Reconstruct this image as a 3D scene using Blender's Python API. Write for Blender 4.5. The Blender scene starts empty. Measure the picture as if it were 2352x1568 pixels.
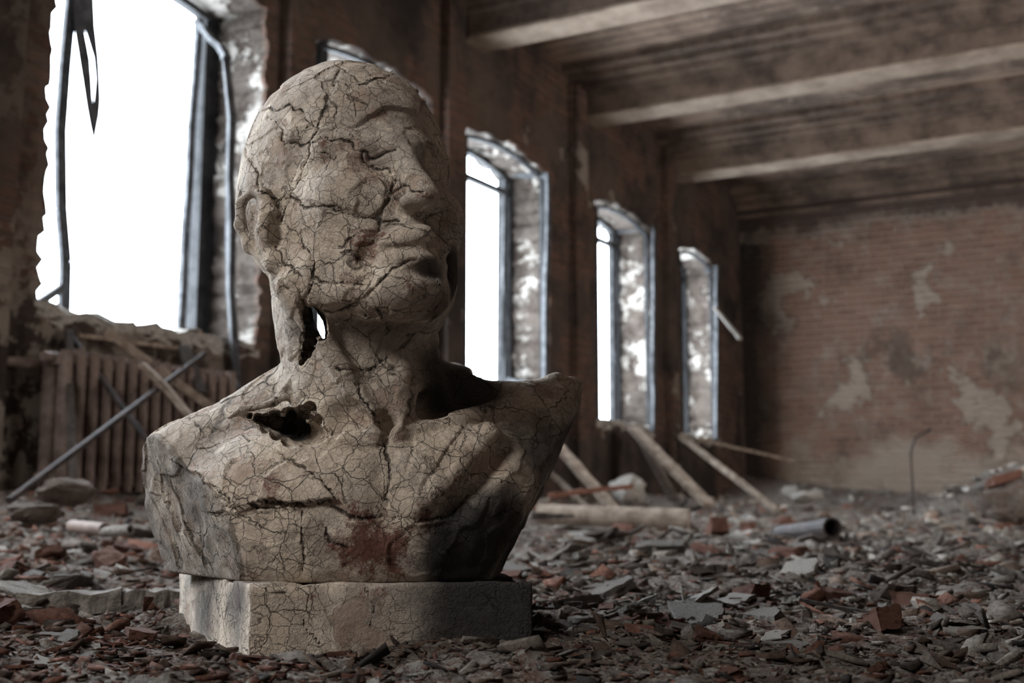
import bpy, bmesh, math, random
import numpy as np
from mathutils import Vector, Matrix
from mathutils.bvhtree import BVHTree
from mathutils.kdtree import KDTree
random.seed(7); rng = np.random.default_rng(7)
SC = bpy.context.scene; C = SC.collection
SC.view_settings.view_transform = 'Standard'
SC.view_settings.look = 'None'
SC.view_settings.exposure = 0.0
# ------------------------------------------------------------------ camera
F = 2800.0; PITCH = math.radians(8.05); CAM = Vector((0, 0, .13))
cd = bpy.data.cameras.new('camera'); cam = bpy.data.objects.new('camera', cd); C.objects.link(cam)
cam.location = CAM; cam.rotation_euler = (math.pi/2 + PITCH, 0, 0)
cd.sensor_width = 36; cd.lens = 36*F/2352; cd.clip_start = .02; cd.clip_end = 200
cd.dof.use_dof = True; cd.dof.focus_distance = 1.14; cd.dof.aperture_fstop = 8.0
SC.camera = cam
def ray(px, py):
    u = (px-1176)/F; v = (784-py)/F
    return Vector((u, math.cos(PITCH)-v*math.sin(PITCH), math.sin(PITCH)+v*math.cos(PITCH)))
def P(px, py, Y):
    d = ray(px, py); return CAM + d*(Y/d.y)
def proj(v):
    x = v[:, 0]; y = v[:, 1]; z = v[:, 2]-CAM.z; c, s = math.cos(PITCH), math.sin(PITCH)
    dp = y*c+z*s; up = -y*s+z*c; return 1176+F*x/dp, 784-F*up/dp
# ------------------------------------------------------------------ room frame
TH = math.radians(28.3)
D_ = Vector((math.sin(TH), math.cos(TH), 0)); N_ = Vector((-math.cos(TH), math.sin(TH), 0))
W0 = Vector((-1.84, 6.55, 0)); RZ = math.pi/2 - TH
RM = Matrix.Translation(W0) @ Matrix.Rotation(RZ, 4, 'Z')
RMI = RM.inverted()
def WP(px, py, q):                       # pixel ray meets the plane parallel to the window wall, q outward; in room coords
    d = ray(px, py); k = (q - N_.dot(CAM-W0))/N_.dot(d)
    return RMI @ (CAM + d*k)
def WQ(px, py, s): return RM @ WP(px, py, -s)
# ------------------------------------------------------------------ noise
_tab = rng.random(65536)
def vnoise(p, s, seed=0):
    p = np.asarray(p, dtype=np.float64)*s + seed*17.31
    i = np.floor(p).astype(np.int64); f = p-i; f = f*f*(3-2*f)
    out = 0
    for dx in (0, 1):
        for dy in (0, 1):
            for dz in (0, 1):
                h = ((i[..., 0]+dx)*73856093) ^ ((i[..., 1]+dy)*19349663) ^ ((i[..., 2]+dz)*83492791)
                w = (f[..., 0] if dx else 1-f[..., 0])*(f[..., 1] if dy else 1-f[..., 1])*(f[..., 2] if dz else 1-f[..., 2])
                out = out + w*_tab[(h & 65535)]
    return out*2-1
def gh(x, y):
    x = np.asarray(x, float); y = np.asarray(y, float)
    t = (x-W0.x)*D_.x + (y-W0.y)*D_.y; s = -((x-W0.x)*N_.x + (y-W0.y)*N_.y)
    p = np.stack([x, y, x*0+.5], -1)
    h = .026*vnoise(p, 1.1, 1)*np.clip(y/3, .25, 2.2) + .016*vnoise(p, 5, 2) + .010*vnoise(p, 17, 3) - .010*np.abs(vnoise(p, 34, 5)) + .005*vnoise(p, 75, 4) + .003
    h = h + .24*np.exp(-(s/1.1)**2) + .09*np.clip((t-2)/7, 0, 1) + .26*np.exp(-((10.1-t)/.7)**2) + .012
    h = h + .50*np.exp(-(((x-4.0)/.95)**2 + ((y-8.9)/.8)**2))
    return h
def ghf(x, y): return float(gh(np.array([x]), np.array([y]))[0])
# ------------------------------------------------------------------ materials
def newmat(name, rough=.9):
    m = bpy.data.materials.new(name); m.use_nodes = True
    nt = m.node_tree; b = nt.nodes['Principled BSDF']; b.inputs['Roughness'].default_value = rough
    b.inputs['Specular IOR Level'].default_value = .25
    return m, nt, b
class NB:
    def __init__(s, nt): s.nt = nt; s.tc = nt.nodes.new('ShaderNodeTexCoord')
    def n(s, t): return s.nt.nodes.new(t)
    def l(s, a, b): s.nt.links.new(a, b)
    def val(s, sock, v):
        if isinstance(v, (int, float)): sock.default_value = v
        elif isinstance(v, tuple): sock.default_value = v
        else: s.l(v, sock)
    def noise(s, scale, detail=4, vec=None, rough=.6, color=False):
        n = s.n('ShaderNodeTexNoise'); n.inputs['Scale'].default_value = scale; n.inputs['Detail'].default_value = detail
        n.inputs['Roughness'].default_value = rough
        s.l(vec or s.tc.outputs['Object'], n.inputs['Vector']); return n.outputs['Color' if color else 'Fac']
    def voro(s, scale, vec=None, feat='DISTANCE_TO_EDGE'):
        n = s.n('ShaderNodeTexVoronoi'); n.feature = feat; n.inputs['Scale'].default_value = scale
        s.l(vec or s.tc.outputs['Object'], n.inputs['Vector'])
        return n.outputs['Distance'] if feat == 'DISTANCE_TO_EDGE' else n.outputs['Color']
    def mr(s, v, a, b, c=0., d=1.):
        n = s.n('ShaderNodeMapRange'); n.interpolation_type = 'SMOOTHSTEP'
        s.val(n.inputs['Value'], v); n.inputs['From Min'].default_value = a; n.inputs['From Max'].default_value = b
        n.inputs['To Min'].default_value = c; n.inputs['To Max'].default_value = d; return n.outputs['Result']
    def math(s, op, a, b=0.):
        n = s.n('ShaderNodeMath'); n.operation = op; s.val(n.inputs[0], a); s.val(n.inputs[1], b); return n.outputs[0]
    def mix(s, f, a, b, mode='MIX'):
        n = s.n('ShaderNodeMix'); n.data_type = 'RGBA'; n.blend_type = mode
        s.val(n.inputs['Factor'], f)
        for i, v in ((6, a), (7, b)):
            if isinstance(v, tuple): n.inputs[i].default_value = (*v, 1)
            else: s.l(v, n.inputs[i])
        return n.outputs[2]
    def attr(s, name, color=False):
        n = s.n('ShaderNodeAttribute'); n.attribute_name = name; return n.outputs['Color' if color else 'Fac']
    def warp(s, scale, amt, src=None):
        c = s.noise(scale, 4, color=True)
        v = s.n('ShaderNodeVectorMath'); v.operation = 'SUBTRACT'; s.l(c, v.inputs[0]); v.inputs[1].default_value = (.5, .5, .5)
        w = s.n('ShaderNodeVectorMath'); w.operation = 'SCALE'; s.l(v.outputs[0], w.inputs[0]); w.inputs['Scale'].default_value = amt
        a = s.n('ShaderNodeVectorMath'); a.operation = 'ADD'; s.l(src or s.tc.outputs['Object'], a.inputs[0]); s.l(w.outputs[0], a.inputs[1])
        return a.outputs[0]
    def bump(s, h, dist, bsdf, strength=1.):
        n = s.n('ShaderNodeBump'); n.inputs['Strength'].default_value = strength; n.inputs['Distance'].default_value = dist
        s.l(h, n.inputs['Height']); s.l(n.outputs[0], bsdf.inputs['Normal'])
def simple(name, c1, c2, scale=8, bump=.004, rough=.9, bscale=None, metal=0., lo=.35, hi=.65):
    m, nt, b = newmat(name, rough); k = NB(nt)
    f = k.mr(k.noise(scale, 7, rough=.68), lo, hi)
    k.l(k.mix(f, c1, c2), b.inputs['Base Color']); b.inputs['Metallic'].default_value = metal
    k.bump(k.noise(bscale or scale*4, 8), bump, b); return m
def bust_material(name):
    m, nt, b = newmat(name, .82); k = NB(nt)
    wv = k.warp(22, .030); wv2 = k.warp(45, .016)
    A = k.voro(25, wv); B = k.voro(64, wv2); Cc = k.voro(165, wv2)
    nA = k.noise(7, 3); nB = k.noise(11, 3); nC = k.noise(19, 3)
    a = k.math('MAXIMUM', k.mr(A, .002, .016), k.mr(nA, .44, .54))
    bb = k.math('MAXIMUM', k.mr(B, .003, .032), k.mr(nB, .48, .62))
    c = k.math('MAXIMUM', k.mr(Cc, .0, .07), k.mr(nC, .50, .64))
    fine = k.noise(60, 9, rough=.68); mid = k.noise(14, 7, rough=.7)
    chipm = k.mr(k.noise(21, 8, k.warp(60, .01), rough=.62), .585, .60)
    at = k.attr('crackd')
    wig = k.math('ADD', at, k.math('MULTIPLY', k.math('SUBTRACT', k.noise(150, 4), .5), .0024))
    wid = k.mr(k.noise(35, 2), .35, .68, .0006, .0021)
    mn = k.n('ShaderNodeMapRange'); k.l(wig, mn.inputs['Value']); mn.inputs['From Min'].default_value = .0001; k.l(wid, mn.inputs['From Max'])
    M = mn.outputs['Result']
    h = k.math('MULTIPLY', M, .9)
    h = k.math('ADD', h, k.math('MULTIPLY', a, .40)); h = k.math('ADD', h, k.math('MULTIPLY', bb, .26))
    h = k.math('ADD', h, k.math('MULTIPLY', c, .10)); h = k.math('ADD', h, k.math('MULTIPLY', fine, .85))
    h = k.math('ADD', h, k.math('MULTIPLY', mid, 1.4)); h = k.math('ADD', h, k.math('MULTIPLY', chipm, -.35))
    k.bump(h, .0030, b, 1.)
    col = k.mix(k.mr(k.noise(7, 5), .35, .65), (.55, .465, .375), (.40, .355, .31))
    col = k.mix(k.mr(k.noise(26, 7, rough=.7), .50, .66), col, (.68, .60, .50))
    col = k.mix(k.mr(k.noise(33, 7, rough=.75), .48, .66, 0, .6), col, (.22, .185, .155))
    col = k.mix(k.math('MULTIPLY', chipm, .55), col, (.32, .225, .175))
    col = k.mix(k.mr(k.noise(15, 6, rough=.75), .56, .68, 0, .6), col, (.27, .165, .125))
    rd = k.mr(k.math('ADD', k.attr('red'), k.math('MULTIPLY', k.math('SUBTRACT', k.noise(34, 9, rough=.82), .5), 3.6)), .40, .80, 0, .88)
    col = k.mix(rd, col, (.13, .042, .03))
    so = k.mr(k.math('ADD', k.attr('soot_shade'), k.math('MULTIPLY', k.math('SUBTRACT', k.noise(14, 6), .5), .6)), .10, .80, 0, .96)  # one mask for soot stains and painted-in shade
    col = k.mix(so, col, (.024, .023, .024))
    cav = k.math('MULTIPLY', k.math('ADD', k.math('MULTIPLY', M, .90), .10), k.math('ADD', k.math('MULTIPLY', a, .65), .35))
    cav = k.math('MULTIPLY', cav, k.math('ADD', k.math('MULTIPLY', bb, .5), .5))
    cav = k.math('MULTIPLY', cav, k.math('ADD', k.math('MULTIPLY', c, .22), .78))
    cb = k.n('ShaderNodeCombineColor'); [k.l(cav, cb.inputs[i]) for i in range(3)]
    k.l(k.mix(1., col, cb.outputs[0], 'MULTIPLY'), b.inputs['Base Color'])
    return m
M_bust = bust_material('fired_clay')
def wall_material(name, dark, mid, light, red, brickamt=.5, reveal=False, plth=.60, far=False):
    m, nt, b = newmat(name, .95); k = NB(nt)
    sx = k.n('ShaderNodeSeparateXYZ'); k.l(k.tc.outputs['Object'], sx.inputs[0])
    cx = k.n('ShaderNodeCombineXYZ'); k.l(k.math('ADD', sx.outputs[0], sx.outputs[1]), cx.inputs[0]); k.l(sx.outputs[2], cx.inputs[1])
    br = k.n('ShaderNodeTexBrick'); k.l(k.warp(5, .03, cx.outputs[0]), br.inputs['Vector']); br.inputs['Scale'].default_value = 1
    br.inputs['Brick Width'].default_value = .27; br.inputs['Row Height'].default_value = .082; br.inputs['Mortar Size'].default_value = .014
    br.inputs['Mortar Smooth'].default_value = .7
    br.inputs['Color1'].default_value = (*red, 1); br.inputs['Color2'].default_value = (*[c*.72 for c in red], 1)
    br.inputs['Mortar'].default_value = (*[c*1.3 for c in mid], 1)
    col = k.mix(k.mr(k.noise(.8, 6, rough=.65), .35, .65), dark, mid)
    bm_ = k.mr(k.noise(.9, 7, rough=.65), .62-brickamt*.25, .70-brickamt*.25)
    col = k.mix(k.math('MULTIPLY', bm_, .88), col, br.outputs['Color'])
    pl = k.mr(k.noise(1.1, 9, rough=.64), plth, plth+.025)
    col = k.mix(k.math('MULTIPLY', pl, .7), col, light)
    col = k.mix(k.mr(k.noise(3.5, 8, rough=.78), .50, .66, 0, .6), col, tuple(c*.85 for c in light) if far else dark)
    col = k.mix(k.mr(k.noise(1.3, 8, rough=.72), .50, .68, 0, .7 if far else .8), col, dark)
    if far:
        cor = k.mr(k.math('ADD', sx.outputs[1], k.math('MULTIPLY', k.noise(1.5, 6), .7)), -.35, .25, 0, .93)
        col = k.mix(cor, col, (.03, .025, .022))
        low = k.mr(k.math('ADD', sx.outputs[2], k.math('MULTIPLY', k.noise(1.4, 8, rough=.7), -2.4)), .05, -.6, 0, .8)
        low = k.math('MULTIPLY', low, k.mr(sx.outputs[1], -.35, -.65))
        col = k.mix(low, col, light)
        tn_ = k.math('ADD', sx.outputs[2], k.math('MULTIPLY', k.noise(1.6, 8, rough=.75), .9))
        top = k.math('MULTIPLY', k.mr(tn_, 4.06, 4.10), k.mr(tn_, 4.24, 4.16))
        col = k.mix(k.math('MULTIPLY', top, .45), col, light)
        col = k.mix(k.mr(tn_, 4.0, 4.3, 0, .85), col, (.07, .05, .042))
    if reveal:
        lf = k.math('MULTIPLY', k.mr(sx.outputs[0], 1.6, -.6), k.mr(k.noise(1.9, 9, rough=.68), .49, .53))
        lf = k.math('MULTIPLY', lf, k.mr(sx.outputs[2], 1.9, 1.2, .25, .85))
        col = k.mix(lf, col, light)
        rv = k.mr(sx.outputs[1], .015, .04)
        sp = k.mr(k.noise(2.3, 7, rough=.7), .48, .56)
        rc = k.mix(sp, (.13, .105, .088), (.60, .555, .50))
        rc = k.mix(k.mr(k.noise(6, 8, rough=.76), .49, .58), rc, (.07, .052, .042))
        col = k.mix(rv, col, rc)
    k.l(col, b.inputs['Base Color'])
    h = k.math('ADD', k.math('MULTIPLY', br.outputs['Fac'], k.math('MULTIPLY', bm_, -.8)), k.math('ADD', k.math('MULTIPLY', k.noise(9, 9, rough=.7), 1.8), pl))
    k.bump(h, .035, b); return m
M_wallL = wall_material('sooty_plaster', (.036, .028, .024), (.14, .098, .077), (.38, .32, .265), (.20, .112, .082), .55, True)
M_wallF = wall_material('scorched_brick_wall', (.105, .074, .058), (.26, .18, .138), (.45, .375, .305), (.30, .175, .125), .95, plth=.57, far=True)
def ceil_material():
    m, nt, b = newmat('smoked_ceiling_boards', .92); k = NB(nt)
    sx = k.n('ShaderNodeSeparateXYZ'); k.l(k.tc.outputs['Object'], sx.inputs[0])
    fr = k.math('FRACT', k.math('MULTIPLY', sx.outputs[0], 1/.16)); ln = k.mr(k.math('ABSOLUTE', k.math('SUBTRACT', fr, .5)), .42, .47)
    col = k.mix(k.mr(k.noise(.9, 7, rough=.66), .38, .64), (.08, .056, .043), (.30, .215, .163))
    col = k.mix(k.math('MULTIPLY', k.mr(k.noise(3, 8, rough=.78), .56, .64), .5), col, (.40, .31, .245))
    col = k.mix(k.math('MULTIPLY', ln, .8), col, (.022, .017, .014))
    k.l(col, b.inputs['Base Color']); k.bump(k.math('SUBTRACT', k.noise(8, 7), ln), .012, b); return m
M_ceil = ceil_material()
M_beam = simple('smoked_beam_plaster', (.055, .038, .029), (.17, .12, .09), 2.2, .004, bscale=10)
M_strip = simple('bare_beam_soffit', (.19, .14, .105), (.34, .265, .205), 2.6, .004, bscale=14)
M_frame = simple('charred_metal_frame', (.012, .012, .013), (.04, .04, .042), 9, .003, .7)
M_sash = simple('scaled_grey_frame', (.03, .031, .034), (.10, .103, .11), 12, .003, .7)
M_rad = simple('rusted_cast_iron', (.12, .085, .07), (.26, .195, .165), 9, .003, .6)
M_wood = simple('scorched_pale_wood', (.20, .15, .115), (.42, .345, .28), 14, .003)
M_char = simple('charred_wood', (.025, .021, .018), (.085, .068, .056), 25, .004)
M_grey = simple('grey_plaster', (.15, .132, .118), (.35, .32, .29), 60, .006)
M_brick = simple('red_brick', (.13, .06, .042), (.29, .14, .10), 60, .006)
M_stone = simple('pale_stone', (.28, .255, .225), (.56, .52, .465), 45, .006)
M_brown = simple('brown_stone', (.09, .067, .054), (.22, .172, .14), 40, .006)
M_iron = simple('dark_iron', (.02, .018, .018), (.07, .05, .045), 20, .002, .6)
def floor_material():
    m, nt, b = newmat('rubble_dust', .97); k = NB(nt)
    col = k.mix(k.mr(k.noise(2.2, 6), .38, .62), (.17, .115, .09), (.28, .245, .215))
    col = k.mix(k.mr(k.noise(14, 7, rough=.7), .46, .60), col, (.21, .115, .085))
    col = k.mix(k.mr(k.noise(65, 10, rough=.85), .49, .55), col, (.44, .40, .35))
    col = k.mix(k.mr(k.noise(85, 10, rough=.88), .52, .58), col, (.055, .042, .035))
    k.l(col, b.inputs['Base Color'])
    k.bump(k.math('ADD', k.noise(70, 14, rough=.88), k.math('MULTIPLY', k.voro(120, k.warp(30, .03)), 1.1)), .022, b); return m
M_floor = floor_material()
def chip_material():
    m, nt, b = newmat('rubble_chips', .95); k = NB(nt)
    v = k.mr(k.noise(130, 8, rough=.85), .3, .7, .3, 1.6)
    cb = k.n('ShaderNodeCombineColor'); [k.l(v, cb.inputs[i]) for i in range(3)]
    k.l(k.mix(1., k.attr('tint', True), cb.outputs[0], 'MULTIPLY'), b.inputs['Base Color'])
    k.bump(k.noise(200, 9, rough=.85), .006, b); return m
M_chip = chip_material()
# ------------------------------------------------------------------ object helpers
def link(name, me, mat=None, parent=None, smooth=False):
    o = bpy.data.objects.new(name, me); C.objects.link(o)
    if mat: me.materials.append(mat)
    if parent: o.parent = parent
    if smooth: me.polygons.foreach_set('use_smooth', [True]*len(me.polygons))
    return o
def tag(o, label, cat, group=None, kind=None):
    if label: o['label'] = label
    if cat: o['category'] = cat
    if group: o['group'] = group
    if kind: o['kind'] = kind
    return o
def empty(name, loc, rz=0): 
    o = bpy.data.objects.new(name, None); C.objects.link(o); o.location = loc; o.rotation_euler = (0, 0, rz); o.empty_display_size = .05; return o
def bm_me(bm, name='m'):
    bmesh.ops.recalc_face_normals(bm, faces=bm.faces[:]); me = bpy.data.meshes.new(name); bm.to_mesh(me); bm.free(); return me
def bm_box(bm, lo, hi):
    r = bmesh.ops.create_cube(bm, size=1)
    for v in r['verts']: v.co = Vector([lo[i] + (v.co[i]+.5)*(hi[i]-lo[i]) for i in range(3)])
    return r['verts']
def bm_bar(bm, a, b, w, h, up=Vector((0, 0, 1)), seg=1, jit=0.):
    a = Vector(a); b = Vector(b); d = (b-a); L = d.length; d = d/L
    x = d.cross(up); x = x.normalized() if x.length > .05 else d.cross(Vector((1, 0, 0))).normalized()
    z = x.cross(d); rings = []
    for i in range(seg+1):
        c = a + d*L*i/seg; o = Vector([random.uniform(-jit, jit) for _ in range(3)])
        rings.append([bm.verts.new(c + o + x*sx*w/2 + z*sz*h/2 + Vector([random.uniform(-jit, jit)*.5 for _ in range(3)])) for sx, sz in ((-1, -1), (1, -1), (1, 1), (-1, 1))])
    for i in range(seg):
        for j in range(4): bm.faces.new((rings[i][j], rings[i][(j+1) % 4], rings[i+1][(j+1) % 4], rings[i+1][j]))
    bm.faces.new(rings[0]); bm.faces.new(rings[-1])
def bm_tube(bm, pts, r, n=10, hollow=0.):
    pts = [Vector(p) for p in pts]; R = []
    for i, p in enumerate(pts):
        d = (pts[min(i+1, len(pts)-1)] - pts[max(i-1, 0)]).normalized()
        x = d.cross(Vector((0, 0, 1))); x = x.normalized() if x.length > .05 else Vector((1, 0, 0)); y = d.cross(x)
        R.append([[bm.verts.new(p + (x*math.cos(2*math.pi*j/n)+y*math.sin(2*math.pi*j/n))*rr) for j in range(n)] for rr in ((r, hollow) if hollow else (r,))])
    for i in range(len(pts)-1):
        for k in range(len(R[0])):
            for j in range(n): bm.faces.new((R[i][k][j], R[i][k][(j+1) % n], R[i+1][k][(j+1) % n], R[i+1][k][j]))
    for e in (R[0], R[-1]):
        if hollow:
            for j in range(n): bm.faces.new((e[0][j], e[0][(j+1) % n], e[1][(j+1) % n], e[1][j]))
        else: bm.faces.new(e[0])
def room_obj(name, bm, mat, parent=None, smooth=False):
    o = link(name, bm_me(bm, name), mat, parent, smooth)
    if parent is None: o.location = W0; o.rotation_euler = (0, 0, RZ)
    return o
# ------------------------------------------------------------------ window wall
WT = .5; ZC = 4.25; T0, T1, SW = -7.5, 10.1, 9.0
wins = [(-.9, .70, 1.09, 3.20, .07), (1.18, 2.62, 1.02, 3.22, .08), (3.06, 4.58, 1.0, 3.13, .09), (5.57, 7.03, .99, 3.12, .09), (7.85, 9.1, .98, 3.10, .09)]
extra = [(-3.05, -1.55, 1.1, 3.2, .1), (-5.2, -3.7, 1.1, 3.2, .1)]
def arch_pts(t0, t1, z0, z1, rise, jag=.0, n=22):
    pts = []
    def jseg(a, b):
        L = math.hypot(b[0]-a[0], b[1]-a[1]); k = max(1, int(L/.04)) if jag else 1
        for i in range(k):
            f = i/k; pts.append((a[0]+(b[0]-a[0])*f + random.uniform(-jag, jag), a[1]+(b[1]-a[1])*f + random.uniform(-jag, jag)*.6))
    jseg((t0, z0), (t1, z0)); jseg((t1, z0), (t1, z1))
    m = (t0+t1)/2; hw = (t1-t0)/2
    for i in range(n):
        x = hw - 2*hw*i/n; pts.append((m+x, z1 + rise*(1-(x/hw)**2) + random.uniform(-jag, jag)))
    jseg((t0, z1), (t0, z0)); return pts
cu = bpy.data.curves.new('wc', 'CURVE'); cu.dimensions = '2D'; cu.fill_mode = 'BOTH'; cu.extrude = WT/2
def spl(pts):
    s = cu.splines.new('POLY'); s.points.add(len(pts)-1)
    for p, q in zip(s.points, pts): p.co = (q[0], q[1], 0, 1)
    s.use_cyclic_u = True
spl([(T0, -.2), (T1+.3, -.2), (T1+.3, ZC+.2), (T0, ZC+.2)])
for w in wins+extra: spl(arch_pts(*w, jag=.026))
co = bpy.data.objects.new('wc', cu); C.objects.link(co)
bpy.context.view_layer.update()
me = bpy.data.meshes.new_from_object(co.evaluated_get(bpy.context.evaluated_depsgraph_get()))
bpy.data.objects.remove(co)
me.transform(Matrix.Rotation(math.pi/2, 4, 'X')); me.transform(Matrix.Translation((0, WT/2, 0)))
me.materials.clear()
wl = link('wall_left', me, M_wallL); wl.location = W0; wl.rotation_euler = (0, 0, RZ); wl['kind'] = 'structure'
def shell(name, lo, hi, mat):
    bm = bmesh.new(); bm_box(bm, lo, hi); o = room_obj(name, bm, mat); o['kind'] = 'structure'; return o
shell('wall_far', (T1, -SW-.3, -.2), (T1+.3, 0, ZC+.2), M_wallF)
shell('wall_right', (T0-.3, -SW-.3, -.2), (T1, -SW, ZC+.2), M_wallF)
shell('wall_back', (T0-.3, -SW, -.2), (T0, WT, ZC+.2), M_wallF)
shell('ceiling', (T0, -SW, ZC), (T1, 0, ZC+.2), M_ceil)
tn = 1
for tb, tp in ((-3.5, -3.4), (-1.3, -1.25), (.95, .95), (3.2, 2.84), (5.42, 5.1), (7.72, 7.42)):
    bm = bmesh.new()
    prof = [(-.15, 3.86), (.15, 3.86), (.15, 4.04), (.22, 4.04), (.22, 4.08), (.33, 4.08), (.33, 4.13), (.45, 4.13), (.45, 4.18), (.58, 4.18), (.58, 4.25), (-.58, 4.25), (-.58, 4.18), (-.45, 4.18), (-.45, 4.13), (-.33, 4.13), (-.33, 4.08), (-.22, 4.08), (-.22, 4.04), (-.15, 4.04)]
    ns = 60; rings = []
    for i in range(ns+1):
        y = -SW*i/ns; rings.append([bm.verts.new((tb+p[0]+(random.uniform(-.002, .002)), y, p[1]+(random.uniform(-.002, .002) if p[1] < 4.2 else 0))) for p in prof])
    for i in range(ns):
        for j in range(len(prof)):
            bm.faces.new((rings[i][j], rings[i][(j+1) % len(prof)], rings[i+1][(j+1) % len(prof)], rings[i+1][j]))
    o = room_obj('trim_%d' % tn, bm, M_beam); o['kind'] = 'structure'; tn += 1
    bm = bmesh.new(); rings = []
    for i in range(91):
        y = -SW*i/90; a = random.uniform(-.006, .006); b_ = random.uniform(-.002, .002)
        rings.append([bm.verts.new(v) for v in ((tb-.16+a, y, 3.845+b_), (tb+.16, y, 3.845), (tb+.16, y, 3.87), (tb-.16+a, y, 3.87+b_))])
    for i in range(90):
        for j in range(4): bm.faces.new((rings[i][j], rings[i][(j+1) % 4], rings[i+1][(j+1) % 4], rings[i+1][j]))
    o2 = link('soffit_strip', bm_me(bm), M_strip, o)
    bm = bmesh.new(); bm_box(bm, (tp-.12, -.09, 0), (tp+.12, .0, 4.1)); bmesh.ops.subdivide_edges(bm, edges=bm.edges[:], cuts=5, use_grid_fill=True)
    for v in bm.verts: v.co += Vector([random.uniform(-.006, .006) for _ in range(3)])
    o = room_obj('trim_%d' % tn, bm, M_wallL); o['kind'] = 'structure'; tn += 1
bm = bmesh.new()
for k, (d, z0, z1) in enumerate(((.10, 4.00, 4.08), (.20, 4.08, 4.16), (.32, 4.16, 4.25), (.05, 3.90, 3.95))): bm_box(bm, (T1-d, -SW, z0), (T1, 0, z1))
o = room_obj('trim_%d' % tn, bm, M_beam); o['kind'] = 'structure'; tn += 1
# ------------------------------------------------------------------ windows
def arch_frame(bm, w, q, th, dp, inset=.05):
    t0, t1, z0, z1, rise = w; m = (t0+t1)/2; hw = (t1-t0)/2-inset
    pts = [(m-hw, z0+.02)] + [(m-hw+2*hw*i/12, z1 + rise*(1-((i-6)/6)**2)-inset) for i in range(13)] + [(m+hw, z0+.02)]
    P3 = [Vector((a, q, b)) for a, b in pts]
    for a, b in zip(P3, P3[1:]): bm_bar(bm, a, b, dp, th, up=Vector((0, 1, 0)).cross((b-a).normalized()))
sash = {1: ((455, 48), (412, 790), (540, 930), (525, 140)), 3: ((1158, 400), (1158, 872), (1252, 892), (1258, 405)),
        4: ((1410, 530), (1414, 970), (1500, 988), (1503, 525)), 5: ((1580, 640), (1582, 1002), (1646, 1012), (1646, 612))}
for n, w in enumerate(wins, 1):
    root = empty('window_%d' % n, W0, RZ); root['kind'] = 'structure'; t0, t1, z0, z1, rise = w
    bm = bmesh.new()
    arch_frame(bm, w, .40, .04, .06, .02)
    if n == 1: bm_bar(bm, (t1-.06, .43, z0), (t1-.06, .43, z1+.05), .12, .1, up=Vector((0, 1, 0)))
    else:
        bm_bar(bm, (t1-.12, .43, z0), (t1-.10, .43, z1), .05, .06, up=Vector((0, 1, 0)))
        bm_bar(bm, (t0+.03, .42, z1-.16), (t1-.03, .42, z1-.13), .05, .05)
    link('outer_frame', bm_me(bm), M_frame, root)
    if n > 1:
        bm = bmesh.new(); arch_frame(bm, w, .05, .03, .045, .045)
        bm_bar(bm, (t0+.14, .06, z0+.02), (t0+.10, .04, z1-.02), .04, .04, up=Vector((0, 1, 0)))
        link('inner_frame', bm_me(bm), M_frame, root)
    if n == 2:
        bm = bmesh.new(); bm_bar(bm, WP(742, 66, .1), WP(736, 420, .1), .06, .05, up=Vector((0, 1, 0))); bm_bar(bm, WP(742, 74, .1), WP(905, 165, .1), .06, .05, up=Vector((0, 1, 0))); bm_bar(bm, WP(742, 100, .1), WP(700, 120, .1), .04, .04, up=Vector((0, 1, 0))); link('mullion', bm_me(bm), M_frame, root)
    if n in sash:
        a, b, c, d = sash[n]; ps = [WP(*a, .40), WP(*b, .40), WP(*c, -.04), WP(*d, -.04)]
        bm = bmesh.new(); tw = .045 if n == 1 else .045
        for i in range(4): bm_bar(bm, ps[i], ps[(i+1) % 4], tw, tw*.8, up=Vector((.3, 1, .2)), seg=6, jit=.012)
        link('open_sash', bm_me(bm), M_sash, root)
    bm = bmesh.new(); bm_box(bm, (t0-.02, .01, z0-.07), (t1+.02, .46, z0+.01)); bmesh.ops.subdivide_edges(bm, edges=bm.edges[:], cuts=15, use_grid_fill=True)
    for v in bm.verts: v.co += Vector((random.uniform(-.015, .015), random.uniform(-.02, .015), random.uniform(-.02, .05)))
    link('sill', bm_me(bm), M_stone, root)
    if n == 1:
        bm = bmesh.new(); pp = [(168, -60), (148, 160), (138, 300), (140, 480), (150, 600), (146, 765)]; q = [WP(x, y, .42) for x, y in pp]
        for a, b in zip(q, q[1:]): bm_bar(bm, a, b, .065, .03, up=Vector((0, 1, 0)))
        bm_bar(bm, WP(60, 715, .42), WP(150, 655, .42), .04, .03, up=Vector((0, 1, 0))); bm_bar(bm, WP(70, 690, .42), WP(150, 740, .42), .03, .03, up=Vector((0, 1, 0)))
        link('mullion', bm_me(bm), M_sash, root)
        bm = bmesh.new()
        L_ = [(165, -50), (172, 80), (180, 130), (188, 180), (197, 240), (205, 285), (216, 333)]; R_ = [(214, -50), (219, 60), (227, 130), (230, 180), (232, 230), (229, 265), (216, 333)]
        ml = [(187, -50), (195, 70), (207, 135), (211, 185), (214, 235), (217, 275), (216, 333)]; mrr = [(187, -50), (195, 70), (214, 132), (219, 182), (214, 235), (217, 275), (216, 333)]
        for A_, B_ in ((L_, ml), (mrr, R_)):
            fr = [[bm.verts.new(WP(*p, .38)) for p in A_], [bm.verts.new(WP(*p, .38)) for p in B_], [bm.verts.new(WP(*p, .405)) for p in A_], [bm.verts.new(WP(*p, .405)) for p in B_]]
            for i in range(len(A_)-1):
                for (a, b) in ((0, 1), (1, 3), (3, 2), (2, 0)):
                    bm.faces.new((fr[a][i], fr[b][i], fr[b][i+1], fr[a][i+1]))
        bmesh.ops.remove_doubles(bm, verts=bm.verts[:], dist=.0005)
        link('hanging_strap', bm_me(bm), M_sash, root)
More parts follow.
